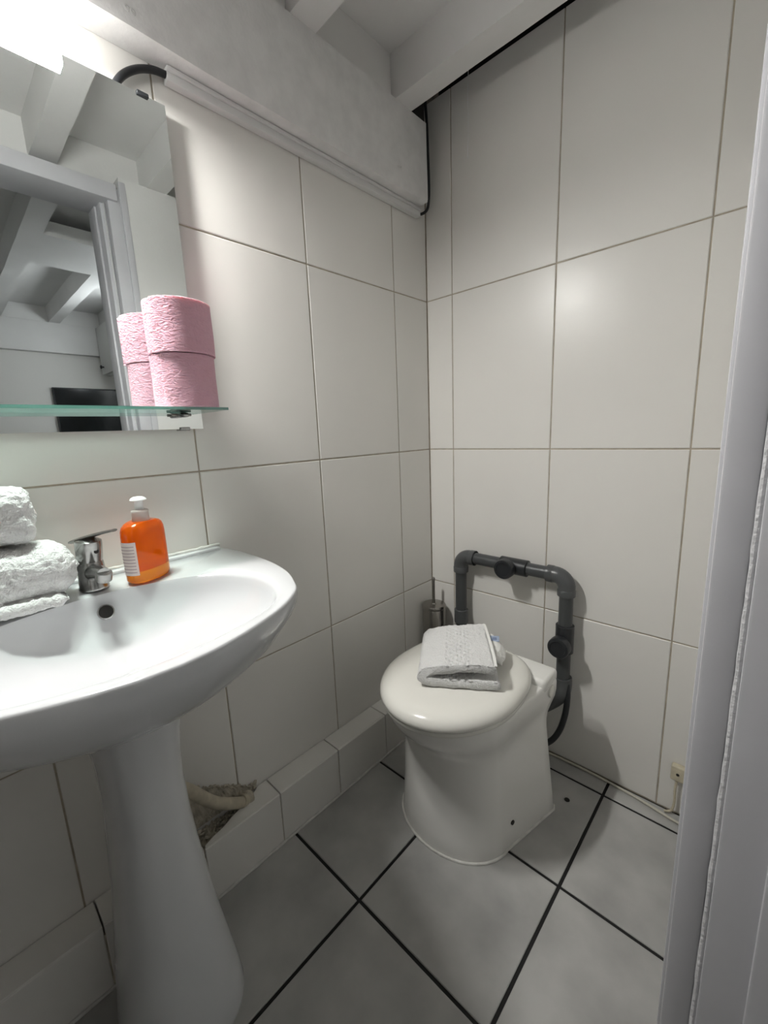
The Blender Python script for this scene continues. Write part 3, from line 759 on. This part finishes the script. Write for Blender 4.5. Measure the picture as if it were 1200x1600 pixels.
obj('bent_connector', tube(nb(), pts, [r1+.0015]*len(pts), 22), PVCL, pw)
hs = obj('flexible_hose', tube(nb(), catmull([(PXR+.016, PY-.008, .300), (PXR+.020, PY-.010, .26), (PXR+.017, PY-.014, .20), (PXR+.004, PY-.020, .140), (PXR-.02, PY-.03, .095), (PXR-.06, PY-.07, .075), (PXR-.10, -.155, .07)], 8), .0088, 14), BLACKPVC, pw)
hs['label'] = 'thin black flexible hose loop'

# toilet brush on the ledge in the corner
KX, KY, KZ = .052, -.062, .1505
tb = thing('toilet_brush', 'steel toilet brush holder in the corner on the ledge', 'toilet brush', (KX, KY, KZ))
obj('canister', lathe(nb(), [(.041, 0), (.043, .003), (.043, .268), (.0415, .270)], (KX, KY, KZ), n=40), STEEL, tb)
ld = obj('canister_lid', lathe(nb(), [(.0435, .2705), (.0445, .272), (.0445, .279), (.042, .283), (.012, .2855), (.010, .289)], (KX, KY, KZ), n=40), STEEL, tb)
obj('handle', lathe(nb(), [(.0055, .286), (.0055, .372), (.0065, .374), (.0065, .383), (.004, .386)], (KX, KY, KZ), n=18), STEEL, tb)

# little junction box, cables along the skirting
jb = thing('junction_box', 'small aged beige cable box on the wall near the door frame', 'cable box', (.822, -.01, .12))
obj('housing', box(nb(), .806, .838, -.020, -.0008, .112, .156, .004, 3), BEIGE, jb)
obj('screw', lathe(nb(), [(.004, 0), (.003, .002)], (.822, -.020, .134), (0, -1, 0), 12), DARKHOLE, jb)
obj('cable', tube(nb(), catmull([(.821, -.012, .114), (.819, -.012, .08), (.820, -.012, .04), (.815, -.014, .012), (.80, -.020, .0062)], 6), .0032, 10), BEIGE, jb)
o = obj('floor_cable', tube(nb(), catmull([(.44, -.016, .0042), (.52, -.013, .0055), (.60, -.012, .0055), (.68, -.016, .0055), (.75, -.024, .0055), (.82, -.036, .0055), (.88, -.042, .0055)], 8), .0036, 10), mat('pale grey cable', (.55, .53, .45), .5)); tag(o, 'pale cable lying on the floor along the back wall', 'cable')
o = obj('drill_hole_plug', lathe(nb(), [(.0075, 0), (.0072, .0012), (.003, .0014)], (.586, -.152, .0002), n=16), DARKHOLE); tag(o, 'small dark plug in the floor tile beside the toilet', 'plug')

# ================================================================== ROOM BEYOND THE DOOR
tv = thing('television', 'black flat television on the next room wall, reflected in the mirror', 'television', (3.26, -.07, .95))
boxobj('housing', (3.242, 3.272, -.535, .09, 1.02, 1.505), BLACKPVC, tv, .003); boxobj('screen', (3.2395, 3.2425, -.525, .088, 1.03, 1.495), TV, tv, 0)
cb = thing('wall_cabinet', 'white hanging wall cabinet reflected in the mirror beside the door', 'cabinet', (3.1, -.05, 1.61))
boxobj('carcass', (2.55, 3.218, -.17, .09, 1.61, 1.972), CABINET, cb, .002)
d1 = boxobj('door', (2.555, 3.213, -.190, -.171, 1.612, 1.970), CABINET, cb, .002)
obj('knob', lathe(nb(), [(.006, 0), (.006, .012), (.014, .016), (.014, .024), (.008, .027)], (3.14, -.190, 1.665), (0, -1, 0), 16), BLACKPVC, d1)
PXY = (2.28, -.13)
cl = thing('room_fill_globe', 'added glowing globe out of view, fills the next room with light', 'lamp', (*PXY, 1.70))  # added light source, kept out of view, brightens the room in the mirror
obj('fill_globe', lathe(nb(), [(.1*math.sin(math.pi*k/16), -.1*math.cos(math.pi*k/16)) for k in range(1, 16)], (*PXY, 1.72), n=28), mat('fill glow', (1, 1, 1), .5, emit=((.93, .96, 1.0), ROOM_FILL)), cl)
obj('fill_cord', tube(nb(), [(*PXY, 1.818), (*PXY, ZC-.022)], .004, 10), CABLE, cl)
obj('fill_rose', lathe(nb(), [(.02, -.022), (.045, -.012), (.05, -.0005)], (*PXY, ZC), n=24), WHITEPL, cl)
